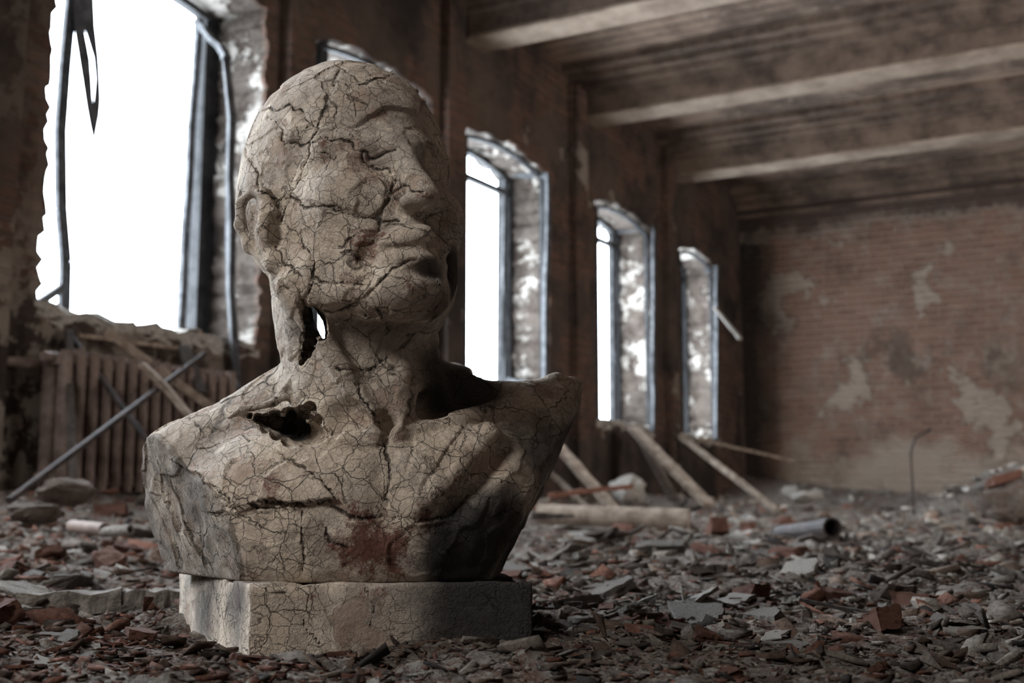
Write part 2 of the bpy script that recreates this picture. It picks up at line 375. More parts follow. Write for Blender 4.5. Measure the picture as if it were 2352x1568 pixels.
# ------------------------------------------------------------------ floor
def axis(lo, hi, c, fine, coarse):
    a = [c]
    while a[-1] < hi: a.append(a[-1] + min(coarse, fine*(1+abs(a[-1]-c)*1.8)))
    b = [c]
    while b[-1] > lo: b.append(b[-1] - min(coarse, fine*(1+abs(b[-1]-c)*1.8)))
    r = sorted(set(b[1:]+a)); r[0] = lo; r[-1] = hi; return np.array(r)
ta = axis(T0, T1, -3.8, .0055, .065); qa = axis(-SW, 0, -4.2, .0055, .065)
Tg, Qg = np.meshgrid(ta, qa, indexing='ij')
Xg = W0.x + Tg*D_.x + Qg*N_.x; Yg = W0.y + Tg*D_.y + Qg*N_.y; Zg = gh(Xg, Yg)
nv = Tg.size; co_ = np.stack([Tg, Qg, Zg], -1).reshape(-1, 3)
idx = np.arange(nv).reshape(Tg.shape); qd = np.stack([idx[:-1, :-1], idx[1:, :-1], idx[1:, 1:], idx[:-1, 1:]], -1).reshape(-1, 4)
def np_mesh(name, v, f):
    me = bpy.data.meshes.new(name); me.vertices.add(len(v)); me.vertices.foreach_set('co', v.astype(np.float32).ravel())
    me.loops.add(f.size); me.loops.foreach_set('vertex_index', f.astype(np.int32).ravel())
    me.polygons.add(len(f)); me.polygons.foreach_set('loop_start', np.arange(0, f.size, f.shape[1], dtype=np.int32))
    me.update(calc_edges=True); me.validate(); return me
fl = link('floor', np_mesh('floor', co_, qd), M_floor, smooth=True); fl.location = W0; fl.rotation_euler = (0, 0, RZ); fl['kind'] = 'structure'
PA, PB, PD, PC = Vector((-.232, 1.10)), Vector((.019, 1.135)), Vector((-.03, 1.42)), Vector((-.372, 1.385))
def in_plinth(x, y, m=0.):
    q = [PA, PB, PD, PC]; r = np.ones_like(x, bool)
    for i in range(4):
        a, b = q[i], q[(i+1) % 4]; e = (b-a).normalized(); r &= (e.x*(y-a.y)-e.y*(x-a.x)) > -m
    return r
# ------------------------------------------------------------------ fine rubble (uncountable)
pal = np.array([(.20, .095, .068), (.25, .12, .084), (.17, .115, .088), (.26, .225, .19), (.45, .41, .36), (.11, .083, .07), (.055, .046, .041), (.23, .195, .168), (.28, .21, .165), (.22, .195, .172)])
N = 150000
Y = np.exp(rng.uniform(np.log(.62), np.log(14.5), N)); X = rng.uniform(-.62, .62, N)*Y
t = (X-W0.x)*D_.x + (Y-W0.y)*D_.y; s = -((X-W0.x)*N_.x + (Y-W0.y)*N_.y)
ok = (s > .06) & (t < T1-.06) & ~in_plinth(X, Y, .004)
X, Y = X[ok], Y[ok]; N = len(X)
sz = .0017*Y**.75*np.exp(rng.normal(0, 1.0, N)); sz = np.minimum(sz, .017*Y**.65); sz = np.where(Y < 1.0, np.minimum(sz, .010), sz)
asp = np.stack([sz*rng.uniform(.8, 2.8, N), sz*rng.uniform(.5, 1.6, N), sz*rng.uniform(.05, .40, N)], -1)
cube = np.array([(-1, -1, -1), (1, -1, -1), (1, 1, -1), (-1, 1, -1), (-1, -1, 1), (1, -1, 1), (1, 1, 1), (-1, 1, 1)])*.5
J = 1+rng.uniform(-.85, .5, (N, 8, 3)); J[:, 4:, :2] = J[:, :4, :2]*(1+rng.uniform(-.12, .05, (N, 4, 2))); J[:, :, 2] = 1
V = cube[None]*J
tri = rng.random(N) < .55; V[tri, 3] = V[tri, 2]*[.9, 1, 1]; V[tri, 7] = V[tri, 6]*[.9, 1, 1]
V = V*asp[:, None, :]
ax = rng.normal(0, 1, (N, 3)); ax[:, 2] *= .3; ax /= np.linalg.norm(ax, axis=1)[:, None]; an = np.clip(np.abs(rng.normal(0, .42, N)), 0, 1.5)
def rod(V, ax, an):
    c = np.cos(an)[:, None, None]; s_ = np.sin(an)[:, None, None]; k = ax[:, None, :]
    return V*c + np.cross(np.broadcast_to(k, V.shape), V)*s_ + k*(V*k).sum(-1, keepdims=True)*(1-c)
yz = rng.uniform(0, 2*np.pi, N); V = rod(V, np.tile([0, 0, 1.], (N, 1)), yz); V = rod(V, ax, an)
V[:, :, 0] += X[:, None]; V[:, :, 1] += Y[:, None]; V[:, :, 2] += (gh(X, Y) + asp[:, 2]*.25 + sz*np.sin(an)*.12)[:, None]
fc = np.array([(0, 3, 2, 1), (4, 5, 6, 7), (0, 1, 5, 4), (1, 2, 6, 5), (2, 3, 7, 6), (3, 0, 4, 7)])
FF = (fc[None] + (np.arange(N)*8)[:, None, None]).reshape(-1, 4)
rb = link('fine_rubble', np_mesh('fine_rubble', V.reshape(-1, 3), FF), M_chip)
left = np.clip(.5 - X/Y*1.2, 0, 1)*np.clip(1.6-Y/4, .4, 1.4)
pr = rng.random(N); ci = np.where(pr < .45*left+.10, rng.integers(0, 3, N), rng.integers(3, 10, N))
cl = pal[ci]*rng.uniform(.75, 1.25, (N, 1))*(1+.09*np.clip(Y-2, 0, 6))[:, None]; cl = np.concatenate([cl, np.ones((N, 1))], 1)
ca = rb.data.color_attributes.new('tint', 'FLOAT_COLOR', 'POINT'); ca.data.foreach_set('color', np.repeat(cl, 8, 0).astype(np.float32).ravel())
tag(rb, 'fine crumbs and chips of plaster and brick strewn over the whole floor', 'rubble', kind='stuff')
# ------------------------------------------------------------------ bust: signed distance sculpting + surface nets
hh = .0015
lo = np.array([-.435, .99, .060]); hi = np.array([.10, 1.425, .630]); n3 = np.ceil((hi-lo)/hh).astype(int)+1
xs, ys, zs = [(lo[i] + hh*np.arange(n3[i])).astype(np.float32) for i in range(3)]
G = np.full(tuple(n3), 1., np.float32)
def reg(c0, c1):
    sl = []
    for i in range(3):
        a = int(max(0, math.floor((c0[i]-lo[i])/hh))); b = int(min(n3[i], math.ceil((c1[i]-lo[i])/hh)+1)); sl.append(slice(a, max(a, b)))
    return tuple(sl)
def put(sl, d, k, sub):
    g = G[sl]
    if g.size == 0: return
    if sub: d = -d; h = np.maximum(k-np.abs(g-d), 0)/k; G[sl] = np.maximum(g, d) + h*h*k*.25
    else: h = np.maximum(k-np.abs(g-d), 0)/k; G[sl] = np.minimum(g, d) - h*h*k*.25
def ell(c, r, k=.01, yaw=0., sub=False, tilt=0., R=None):
    m = max(r)+k+.02; sl = reg([c[i]-m for i in range(3)], [c[i]+m for i in range(3)])
    x = xs[sl[0]][:, None, None]-c[0]; y = ys[sl[1]][None, :, None]-c[1]; z = zs[sl[2]][None, None, :]-c[2]
    if R is not None: u, v, w = [x*a_[0]+y*a_[1]+z*a_[2] for a_ in R]
    else:
        a, b = math.cos(yaw), math.sin(yaw); u = a*x+b*y; v = -b*x+a*y; w = z
        if tilt: ct, st = math.cos(tilt), math.sin(tilt); u, w = ct*u+st*w, -st*u+ct*w
    k0 = np.sqrt((u/r[0])**2+(v/r[1])**2+(w/r[2])**2)+1e-6; k1 = np.sqrt((u/r[0]**2)**2+(v/r[1]**2)**2+(w/r[2]**2)**2)+1e-6
    put(sl, k0*(k0-1)/k1, k, sub)
def cone(a, b, ra, rb_, k=.01, sub=False):
    m = max(ra, rb_)+k+.02; sl = reg([min(a[i], b[i])-m for i in range(3)], [max(a[i], b[i])+m for i in range(3)])
    x = xs[sl[0]][:, None, None]-a[0]; y = ys[sl[1]][None, :, None]-a[1]; z = zs[sl[2]][None, None, :]-a[2]
    ba = [b[i]-a[i] for i in range(3)]; L = sum(q*q for q in ba)+1e-9
    h = np.clip((x*ba[0]+y*ba[1]+z*ba[2])/L, 0, 1)
    put(sl, np.sqrt((x-h*ba[0])**2+(y-h*ba[1])**2+(z-h*ba[2])**2)-(ra+(rb_-ra)*h), k, sub)
def plane(p, nrm, k=.006):
    nrm = Vector(nrm).normalized(); x = xs[:, None, None]-p[0]; y = ys[None, :, None]-p[1]; z = zs[None, None, :]-p[2]
    put((slice(None),)*3, -(x*nrm.x+y*nrm.y+z*nrm.z), k, True)
def surf(px, py, off=0.):
    Yv = 1.0
    while Yv < 1.42:
        p = P(px, py, Yv); i = [int(round((p[j]-lo[j])/hh)) for j in range(3)]
        if all(0 <= i[j] < n3[j] for j in range(3)) and G[i[0], i[1], i[2]] < 0: return P(px, py, Yv+off)
        Yv += .0015
    return P(px, py, 1.2+off)
# torso
ell(P(850, 1205, 1.255), (.195, .132, .120), .02, yaw=.12)
cone(P(740, 905, 1.275), P(410, 1120, 1.28), .050, .054, .04)
cone(P(960, 930, 1.285), P(1240, 1000, 1.305), .050, .054, .04)
ell(P(450, 1190, 1.29), (.082, .082, .088), .04)
ell(P(1215, 1060, 1.30), (.065, .08, .08), .04)
ell(P(700, 1150, 1.190), (.092, .038, .060), .035, yaw=-.15)
ell(P(1040, 1130, 1.195), (.080, .038, .060), .035, yaw=.35)
# neck
cone(P(808, 690, 1.250), P(850, 985, 1.235), .080, .083, .014)
# head frame, turned right and tilted back
Hc = Vector((-.158, 1.22, .440)); YA = math.radians(33); TI = math.radians(13)
lx = Vector((math.cos(YA), math.sin(YA), 0)); f0 = Vector((math.sin(YA), -math.cos(YA), 0)); z0_ = Vector((0, 0, 1))
fw = f0*math.cos(TI)+z0_*math.sin(TI); upv = -f0*math.sin(TI)+z0_*math.cos(TI)
def HW(u, v, w):
    if w < 0: w *= 1.07
    return Hc + lx*u + fw*v + upv*w
def axes(dy=0.): return (lx*math.cos(dy)+fw*math.sin(dy), -lx*math.sin(dy)+fw*math.cos(dy), upv)
def hell(u, v, w, r, k=.01, sub=False, both=False, dyaw=0.):
    for s_ in ((1, -1) if both else (1,)): ell(HW(u*s_, v, w), r, k, sub=sub, R=axes(dyaw*s_))
def hcone(a, b, ra, rb_, k=.01, sub=False, both=False):
    for s_ in ((1, -1) if both else (1,)): cone(HW(a[0]*s_, a[1], a[2]), HW(b[0]*s_, b[1], b[2]), ra, rb_, k, sub)
hell(0, -.024, .053, (.102, .122, .113), .01)
hell(0, -.045, .015, (.099, .100, .09), .03)
hell(0, .028, -.050, (.084, .078, .088), .04)
hcone((.068, -.005, -.078), (.018, .084, -.118), .025, .025, .030, both=True)
hell(0, .100, -.116, (.029, .022, .023), .016)
hell(.052, .064, -.030, (.023, .025, .019), .028, both=True)
hcone((.062, .064, .026), (.014, .096, .018), .011, .013, .024, both=True)
hell(.034, .114, -.003, (.019, .017, .013), .018, sub=True)
hell(.034, .0865, -.004, (.016, .0145, .011), .009)
hcone((.019, .099, -.006), (.048, .092, -.009), .0014, .0014, .004, sub=True)
hell(-.032, .114, -.005, (.016, .015, .012), .022, sub=True)
hcone((0, .100, .012), (0, .131, -.044), .0095, .0140, .014)
hell(.0145, .118, -.050, (.0105, .013, .009), .008, both=True)
hell(.0090, .124, -.061, (.0046, .007, .0045), .003, sub=True, both=True)
hell(0, .098, -.083, (.040, .024, .022), .022)
hcone((.036, .100, -.083), (.004, .123, -.0785), .0055, .0068, .008, both=True)
hcone((.027, .102, -.099), (0, .116, -.102), .0055, .0070, .009, both=True)
hcone((.037, .108, -.091), (0, .130, -.0910), .0022, .0034, .005, sub=True, both=True)
hell(0, .124, -.111, (.026, .008, .006), .010, sub=True)
hcone((.020, .114, -.052), (.044, .090, -.092), .002, .003, .018, sub=True, both=True)
# ears, flat against the head
for s_ in (1, -1):
    def E(u, v, w): return HW(u*s_, v, w+.010)
    ell(E(.096, -.014, -.038), (.011, .025, .036), .011, R=axes(-.45*s_))
    rim = [(.099, .010, -.030), (.104, .006, -.012), (.109, -.010, -.002), (.115, -.028, -.008), (.115, -.034, -.028), (.108, -.029, -.050), (.101, -.015, -.066), (.097, -.002, -.076)]
    for a, b in zip(rim, rim[1:]): cone(E(*a), E(*b), .0048, .0048, .005)
    ell(E(.097, -.004, -.074), (.008, .010, .011), .008, R=axes())
    ell(E(.1160, -.007, -.030), (.0095, .012, .018), .006, R=axes(-.45*s_), sub=True)
    cone(E(.1060, -.019, -.016), E(.1045, -.022, -.044), .0034, .0034, .006)
# neck muscles
cone(surf(668, 660, .003), surf(866, 985, .003), .013, .011, .010)
cone(surf(985, 785, .006), surf(906, 985, .004), .009, .008, .012)
ell(surf(915, 870, .006), (.012, .012, .016), .02)
# clavicles and hollows
ell(surf(888, 978, -.002), (.012, .022, .016), .006, sub=True)
ell(surf(790, 965, -.004), (.026, .018, .018), .010, sub=True, tilt=-.3)
ell(surf(1010, 925, -.002), (.034, .026, .018), .010, sub=True, tilt=.35)
cone(surf(918, 1000, .003), surf(1170, 935, .005), .010, .010, .007)
cone(surf(858, 1005, .003), surf(745, 1012, .003), .010, .008, .007)
cone(surf(955, 1165, .003), surf(1120, 1000, .003), .009, .011, .008)
cone(surf(1045, 1165, -.004), surf(1165, 1030, -.004), .012, .010, .012, sub=True)
cone(surf(880, 1060, -.006), surf(884, 1200, -.008), .008, .010, .016, sub=True)
cone(P(1040, 862, 1.31), P(1010, 900, 1.3), .010, .02, .02)
cone(P(1228, 900, 1.295), P(1278, 876, 1.295), .006, .007, .01); cone(P(1278, 876, 1.295), P(1318, 886, 1.30), .007, .007, .01)
cone(P(1318, 886, 1.30), P(1314, 960, 1.30), .006, .006, .01)
ell(P(1160, 862, 1.285), (.040, .05, .009), .008, sub=True)
# arm cuts
F1, F2, B1 = surf(400, 1048), P(598, 1330, 1.105), P(318, 1105, 1.34)
nn = (F1-F2).cross(B1-F2)
if nn.x > 0: nn = -nn
plane(F2, nn, .0015)
plane(P(1322, 950, 1.30), (.90, -.04, -.43), .006)
def bore(lst, k=.0012, R0=-.012):
    for a in [(surf(x, y, R0), surf(x, y, d), r) for x, y, r, d in lst]: cone(a[0], a[1], a[2], a[2]*.9, k, sub=True)
# torn opening at the left of the neck, with a raised shell edge
for a, b, r1, r2 in (((525, 962), (560, 940), .002, .005), ((560, 940), (610, 930), .005, .006), ((610, 930), (655, 912), .006, .006), ((630, 924), (668, 868), .008, .003), ((706, 920), (730, 948), .003, .002), ((560, 955), (590, 975), .003, .003)):
    cone(P(*a, 1.20), P(*b, 1.195), r1, r2, .003)
bore([(574, 955, .0028, .05), (592, 961, .0048, .05), (612, 966, .007, .06), (630, 958, .006, .06), (636, 972, .0092, .07), (660, 978, .0112, .07), (668, 955, .007, .06), (686, 986, .0125, .07), (710, 992, .0105, .06), (730, 998, .006, .05), (748, 992, .002, .03), (692, 955, .009, .05), (710, 938, .0055, .04), (722, 965, .005, .04), (664, 1004, .006, .05), (636, 994, .0045, .05), (700, 1014, .0035, .04), (610, 983, .003, .04)])
# slot in the neck, open right through
bore([(652, 652, .0028, .02), (658, 658, .003, .02), (664, 664, .0036, .02), (696, 692, .004, .04), (700, 702, .005, .04), (704, 712, .0060, .05), (708, 721, .0066, .05), (711, 730, .0072, .05), (714, 739, .0074, .05), (716, 748, .0076, .05), (716, 758, .007, .05), (714, 768, .0066, .05), (711, 779, .006, .04), (708, 790, .0052, .04), (704, 801, .0045, .03), (700, 812, .0036, .03), (696, 822, .003, .02), (692, 832, .0022, .02)])
for px_, py_, r_ in ((718, 706, .003), (723, 717, .0046), (728, 728, .0058), (733, 740, .0062), (737, 752, .0056), (740, 763, .0044), (743, 774, .0026)): cone(P(px_, py_, 1.0), P(px_, py_, 1.41), r_*.85, r_*1.1, .001, sub=True)
flap = [(395, 1050), (470, 1012), (560, 1000), (640, 1040), (720, 1090), (775, 1145), (690, 1158), (610, 1150), (540, 1165), (480, 1110)]
plane((0, 0, .0675), (0, 0, -1), .002)
plane((0, 1.405, 0), (0, 1, 0), .01)
# surface nets
S = G < 0
cs = np.zeros(tuple(n3-1), np.uint8)
for dx in (0, 1):
    for dy in (0, 1):
        for dz in (0, 1): cs += S[dx:n3[0]-1+dx, dy:n3[1]-1+dy, dz:n3[2]-1+dz]
act = np.argwhere((cs > 0) & (cs < 8)); del cs
ids = np.full(tuple(n3-1), -1, np.int32); ids[act[:, 0], act[:, 1], act[:, 2]] = np.arange(len(act))
cor = [(dx, dy, dz) for dx in (0, 1) for dy in (0, 1) for dz in (0, 1)]
vals = {c: G[act[:, 0]+c[0], act[:, 1]+c[1], act[:, 2]+c[2]] for c in cor}
acc = np.zeros((len(act), 3)); cnt = np.zeros(len(act))
for a in cor:
    for b in cor:
        if a < b and sum(abs(a[i]-b[i]) for i in range(3)) == 1:
            va, vb = vals[a], vals[b]; m = (va < 0) != (vb < 0); f = np.where(m, va/(va-vb+1e-12), 0)
            pt = np.array(a)[None]+f[:, None]*(np.array(b)-np.array(a))[None]; acc[m] += pt[m]; cnt[m] += 1
bv = lo + (act + acc/cnt[:, None])*hh
faces = []
for axn in range(3):
    o1, o2 = (axn+1) % 3, (axn+2) % 3
    sa = [slice(0, None)]*3; sb = [slice(0, None)]*3; sa[axn] = slice(0, -1); sb[axn] = slice(1, None)
    A_, B_ = S[tuple(sa)], S[tuple(sb)]
    for flag in (0, 1):
        e = np.argwhere((A_ & ~B_) if flag == 0 else (~A_ & B_)); e = e[(e[:, o1] > 0) & (e[:, o2] > 0) & (e[:, o1] < n3[o1]-1) & (e[:, o2] < n3[o2]-1)]
        q = []
        for d1, d2 in ((0, 0), (1, 0), (1, 1), (0, 1)):
            c_ = e.copy(); c_[:, o1] -= 1-d1; c_[:, o2] -= 1-d2; q.append(ids[c_[:, 0], c_[:, 1], c_[:, 2]])
        q = np.stack(q, -1); faces.append(q if flag == 0 else q[:, ::-1])
faces = np.concatenate(faces); faces = faces[(faces >= 0).all(1)]; del ids, S, G
vv = bv.copy()
for it in range(2):
    sm = np.zeros_like(vv); ct = np.zeros(len(vv))
    for i in range(4):
        for j in (1, 3): np.add.at(sm, faces[:, i], vv[faces[:, (i+j) % 4]]); np.add.at(ct, faces[:, i], 1)
    vv = vv*.5 + .5*sm/np.maximum(ct, 1)[:, None]
def vnormals(v, f):
    fn = np.cross(v[f[:, 2]]-v[f[:, 0]], v[f[:, 3]]-v[f[:, 1]]); n_ = np.zeros_like(v)
    for i in range(4): np.add.at(n_, f[:, i], fn)
    return n_/(np.linalg.norm(n_, axis=1)[:, None]+1e-12)
nr = vnormals(vv, faces)
rid = 1-np.abs(vnoise(vv, 24, 15))
dsp = .0026*vnoise(vv, 13, 5) + .0014*vnoise(vv, 34, 6) + .0007*vnoise(vv, 90, 7) + .0018*(rid**4)*np.clip((vv[:, 2]-.45)/.1, 0, 1)
warpv = vv+.014*np.stack([vnoise(vv, 26, 8), vnoise(vv, 26, 9), vnoise(vv, 26, 10)], -1)+.005*np.stack([vnoise(vv, 90, 18), vnoise(vv, 90, 19), vnoise(vv, 90, 20)], -1)
pl = vnoise(warpv, 18, 11)
dsp += -.0018*np.clip((pl-.30)/.05, 0, 1)
# plates: irregular cells at slightly different levels, cracked along their borders
sd = vv[rng.choice(len(vv), 170, replace=False)]; ks = KDTree(len(sd)); [ks.insert(p, i) for i, p in enumerate(sd)]; ks.balance()
near = [ks.find_n(p, 2) for p in warpv]
cell = np.array([q[0][1] for q in near]); edge = np.array([q[1][2]-q[0][2] for q in near])*.5
offs = rng.uniform(-.0012, .0012, len(sd)); dsp += offs[cell]
cellon = vnoise(vv, 9, 31) > .14
cut = ((vv-np.array(F2)) @ np.array(nn.normalized())) > -.004
dsp += np.where(cut, .002*vnoise(vv, 60, 12), 0)
pxv, pyv = proj(vv)
def inpoly(px, py, poly):
    r = np.zeros(len(px), bool); j = len(poly)-1
    for i in range(len(poly)):
        xi, yi = poly[i]; xj, yj = poly[j]
        r ^= ((yi > py) != (yj > py)) & (px < (xj-xi)*(py-yi)/(yj-yi+1e-9)+xi); j = i
    return r
jx = 8*vnoise(vv, 60, 41); jy = 8*vnoise(vv, 60, 42); front = (nr[:, 1] < .2) & (vv[:, 1] < 1.27)
fin = inpoly(pxv+jx, pyv+jy, flap) & front
dsp += np.where(fin, .0010+.0070*np.clip((pyv-1000)/150, 0, 1), 0)
for poly, am in (([(715, 325), (830, 345), (842, 372), (882, 388), (906, 402), (895, 450), (878, 480), (850, 500), (770, 475), (665, 450), (700, 370)], .0016), ([(765, 205), (900, 170), (975, 230), (960, 260), (880, 250), (830, 280), (770, 300), (720, 300)], .0028), ([(560, 340), (640, 290), (700, 340), (660, 440), (600, 430)], -.0014), ([(480, 1180), (690, 1165), (690, 1240), (600, 1250), (520, 1210)], -.0028), ([(700, 700), (830, 690), (905, 612), (860, 650), (722, 640)], .0016), ([(640, 640), (690, 660), (695, 720), (690, 800), (660, 830), (650, 740)], .0022), ([(960, 1000), (1060, 980), (1010, 1060), (960, 1140), (930, 1100)], .0022), ([(820, 560), (900, 540), (905, 600), (850, 640), (815, 620)], -.0014)):
    dsp += np.where(inpoly(pxv+jx, pyv+jy, poly) & front, am, 0)
dsp *= np.clip((vv[:, 2]-.07)/.01, 0, 1)
vv = vv + nr*dsp[:, None]
bvh = BVHTree.FromPolygons([tuple(p) for p in vv], faces.tolist())
cracks = [[(620, 265), (640, 300), (655, 330), (690, 335), (712, 322), (780, 325), (830, 345), (862, 362), (908, 345)],
 [(714, 322), (706, 360), (690, 400), (662, 455), (640, 512)], [(715, 320), (735, 280), (752, 240), (768, 190), (776, 158)],
 [(776, 160), (830, 190), (900, 175)], [(832, 348), (842, 372), (882, 388), (906, 402), (896, 450), (878, 480), (872, 530)],
 [(570, 368), (600, 430), (650, 480)], [(655, 455), (700, 470), (770, 475), (850, 500), (912, 512)],
 [(662, 520), (690, 542), (704, 580), (722, 602), (712, 650), (700, 700)], [(700, 700), (760, 722), (830, 690), (880, 640), (905, 612), (960, 592)],
 [(722, 640), (752, 652), (860, 650)], [(762, 1160), (800, 1188), (860, 1192), (905, 1188), (962, 1202)], [(880, 1000), (893, 1080), (886, 1190)],
 [(692, 1175), (690, 1240), (696, 1280), (700, 1310)], [(822, 880), (842, 930), (882, 985)], flap[3:]+[(450, 1075)], [(520, 1160), (600, 1165), (700, 1160)],
 [(640, 560), (648, 600), (690, 640)], [(700, 840), (720, 800), (745, 760)], [(770, 850), (850, 850), (900, 810)],
 [(960, 1200), (1040, 1180), (1080, 1130)], [(745, 1200), (760, 1240), (800, 1260)], [(600, 250), (660, 245), (720, 290)], [(890, 450), (930, 430), (975, 440)]]
pts = []
for ci_, poly in enumerate(cracks):
    for a, b in zip(poly, poly[1:]):
        L = math.hypot(b[0]-a[0], b[1]-a[1]); k = max(2, int(L/1.5))
        for i in range(k):
            f = i/k; x = a[0]+(b[0]-a[0])*f; y = a[1]+(b[1]-a[1])*f
            w = vnoise(np.array([[x, y, ci_]]), .05, 3)[0]*8 + vnoise(np.array([[x, y, ci_]]), .16, 4)[0]*3.5
            d = ray(x+w, y-w).normalized(); hit = bvh.ray_cast(CAM, d)
            if hit[0] is not None: pts.append(hit[0])
kd = KDTree(len(pts)); [kd.insert(p, i) for i, p in enumerate(pts)]; kd.balance()
cdist = np.array([kd.find(p)[2] for p in vv]); main = cdist.copy()
cdist = np.minimum(cdist, np.where(cellon, edge+.0004, .05)); cdist = np.minimum(cdist, .05)
nr = vnormals(vv, faces); vv = vv - nr*(.0016*np.exp(-(main/.0018)**2))[:, None]
def blobs(lst, v):
    r = np.zeros(len(v))
    for px, py, rad, st in lst:
        h_ = bvh.ray_cast(CAM, ray(px, py).normalized()); c_ = np.array(h_[0] if h_[0] is not None else P(px, py, 1.12))
        r = np.maximum(r, st*np.clip(1-(((v-c_)**2).sum(1))/(rad*rad), 0, 1))
    return r
red = blobs([(860, 1255, .055, .85), (890, 1300, .035, .7), (930, 1215, .034, .7), (850, 570, .034, .6), (975, 440, .022, .5), (830, 600, .022, .5), (960, 665, .026, .5), (1040, 1130, .03, .45), (770, 330, .03, .35), (640, 1130, .04, .4), (700, 1360, .04, .4)], vv)
soot_shade = blobs([(1070, 1255, .058, 1.2), (1150, 1200, .058, .9), (1040, 630, .036, 1.0), (985, 625, .024, .6), (1015, 710, .034, .5), (1000, 860, .050, .8), (1060, 900, .060, 1.05), (1035, 400, .025, .4), (870, 770, .06, .38), (1150, 1300, .08, 1.2), (1250, 1050, .08, .6), (680, 985, .035, 1.), (712, 760, .03, .7)], vv)  # soot stains and painted-in shade: right face, under chin, right chest, neck openings
soot_shade = np.maximum(soot_shade, np.where(cut, .46, 0)); soot_shade = np.maximum(soot_shade, .8*np.clip((vv[:, 0]+.03)/.10, 0, 1)*np.clip((.30-vv[:, 2])/.1, 0, 1))  # arm cut and lower right torso darkened, shade painted in along with soot
base = Vector((-.17, 1.24, 0)); root = empty('portrait_bust', base)
tag(root, 'cracked clay bust of a bald man, head turned right, standing on the rubble floor', 'bust')
bme = np_mesh('head_and_torso', vv-np.array(base), faces)
for nm, arr in (('crackd', cdist), ('red', red), ('soot_shade', soot_shade)):
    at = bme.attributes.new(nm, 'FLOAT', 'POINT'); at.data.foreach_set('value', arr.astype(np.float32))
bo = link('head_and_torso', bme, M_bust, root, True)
# plinth
bm = bmesh.new(); nu = 90; nvv = 80; nz = 22; zt = .0685; zb = -.02
def quad_pt(u, v): a = PA.lerp(PB, u); b = PC.lerp(PD, u); return a.lerp(b, v)
vd = {}
def vert(i, j, k):
    key = (i, j, k)
    if key not in vd:
        p = quad_pt(i/nu, j/nvv); z = zb+(zt-zb)*k/nz; vd[key] = bm.verts.new((p.x, p.y, z))
    return vd[key]
for i in range(nu):
    for j in range(nvv):
        bm.faces.new([vert(*q) for q in ((i, j, nz), (i+1, j, nz), (i+1, j+1, nz), (i, j+1, nz))]); bm.faces.new([vert(*q) for q in ((i, j, 0), (i, j+1, 0), (i+1, j+1, 0), (i+1, j, 0))])
for k in range(nz):
    for i in range(nu):
        for j in (0, nvv): bm.faces.new([vert(*q) for q in ((i, j, k), (i+1, j, k), (i+1, j, k+1), (i, j, k+1))])
    for j in range(nvv):
        for i in (0, nu): bm.faces.new([vert(*q) for q in ((i, j, k), (i, j+1, k), (i, j+1, k+1), (i, j, k+1))])
bmesh.ops.recalc_face_normals(bm, faces=bm.faces[:]); bmesh.ops.smooth_vert(bm, verts=bm.verts[:], factor=.5, use_axis_x=True, use_axis_y=True, use_axis_z=True)
bm.normal_update(); pv = np.array([v.co[:] for v in bm.verts])
dn = .0016*vnoise(pv, 14, 21)+.0010*vnoise(pv, 50, 22)
ee = np.clip((pv[:, 2]-.058)/.01, 0, 1)*np.clip((vnoise(pv, 40, 23)-.05)/.3, 0, 1); dn = dn-.0035*ee
for v, d in zip(bm.verts, dn): v.co += v.normal*d
for v in bm.verts: v.co -= base
pm = bm_me(bm, 'plinth'); pv = np.array([v.co[:] for v in pm.vertices]) + np.array(base)
pb = BVHTree.FromPolygons([tuple(p) for p in pv], [tuple(p.vertices) for p in pm.polygons]); pp = []
for poly in ([(682, 1348), (688, 1400), (700, 1440), (735, 1480)], [(840, 1350), (860, 1400), (840, 1470)], [(620, 1365), (660, 1360)], [(500, 1310), (520, 1400), (515, 1440)], [(460, 1290), (470, 1400)], [(545, 1325), (555, 1440)]):
    for a, b in zip(poly, poly[1:]):
        for i in range(30):
            x = a[0]+(b[0]-a[0])*i/30+random.uniform(-2, 2); y = a[1]+(b[1]-a[1])*i/30; h_ = pb.ray_cast(CAM, ray(x, y).normalized())
            if h_[0] is not None: pp.append(h_[0])
kd = KDTree(len(pp)); [kd.insert(p, i) for i, p in enumerate(pp)]; kd.balance()
bvh = pb; ar = {'crackd': np.minimum(np.array([kd.find(p)[2] for p in pv]), .05), 'red': blobs([(700, 1360, .02, .4), (860, 1360, .03, .45)], pv), 'soot_shade': np.maximum(blobs([(470, 1370, .09, .6), (540, 1390, .06, .55)], pv), np.clip((pv[:, 0]+.12)/.08, 0, 1.3)*np.clip((1.30-pv[:, 1])/.1, 0, 1))}  # right half of the plinth carries soot and a shadow painted into the colour
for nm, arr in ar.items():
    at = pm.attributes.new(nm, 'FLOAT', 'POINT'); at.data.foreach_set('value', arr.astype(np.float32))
link('plinth', pm, M_bust, root, True)
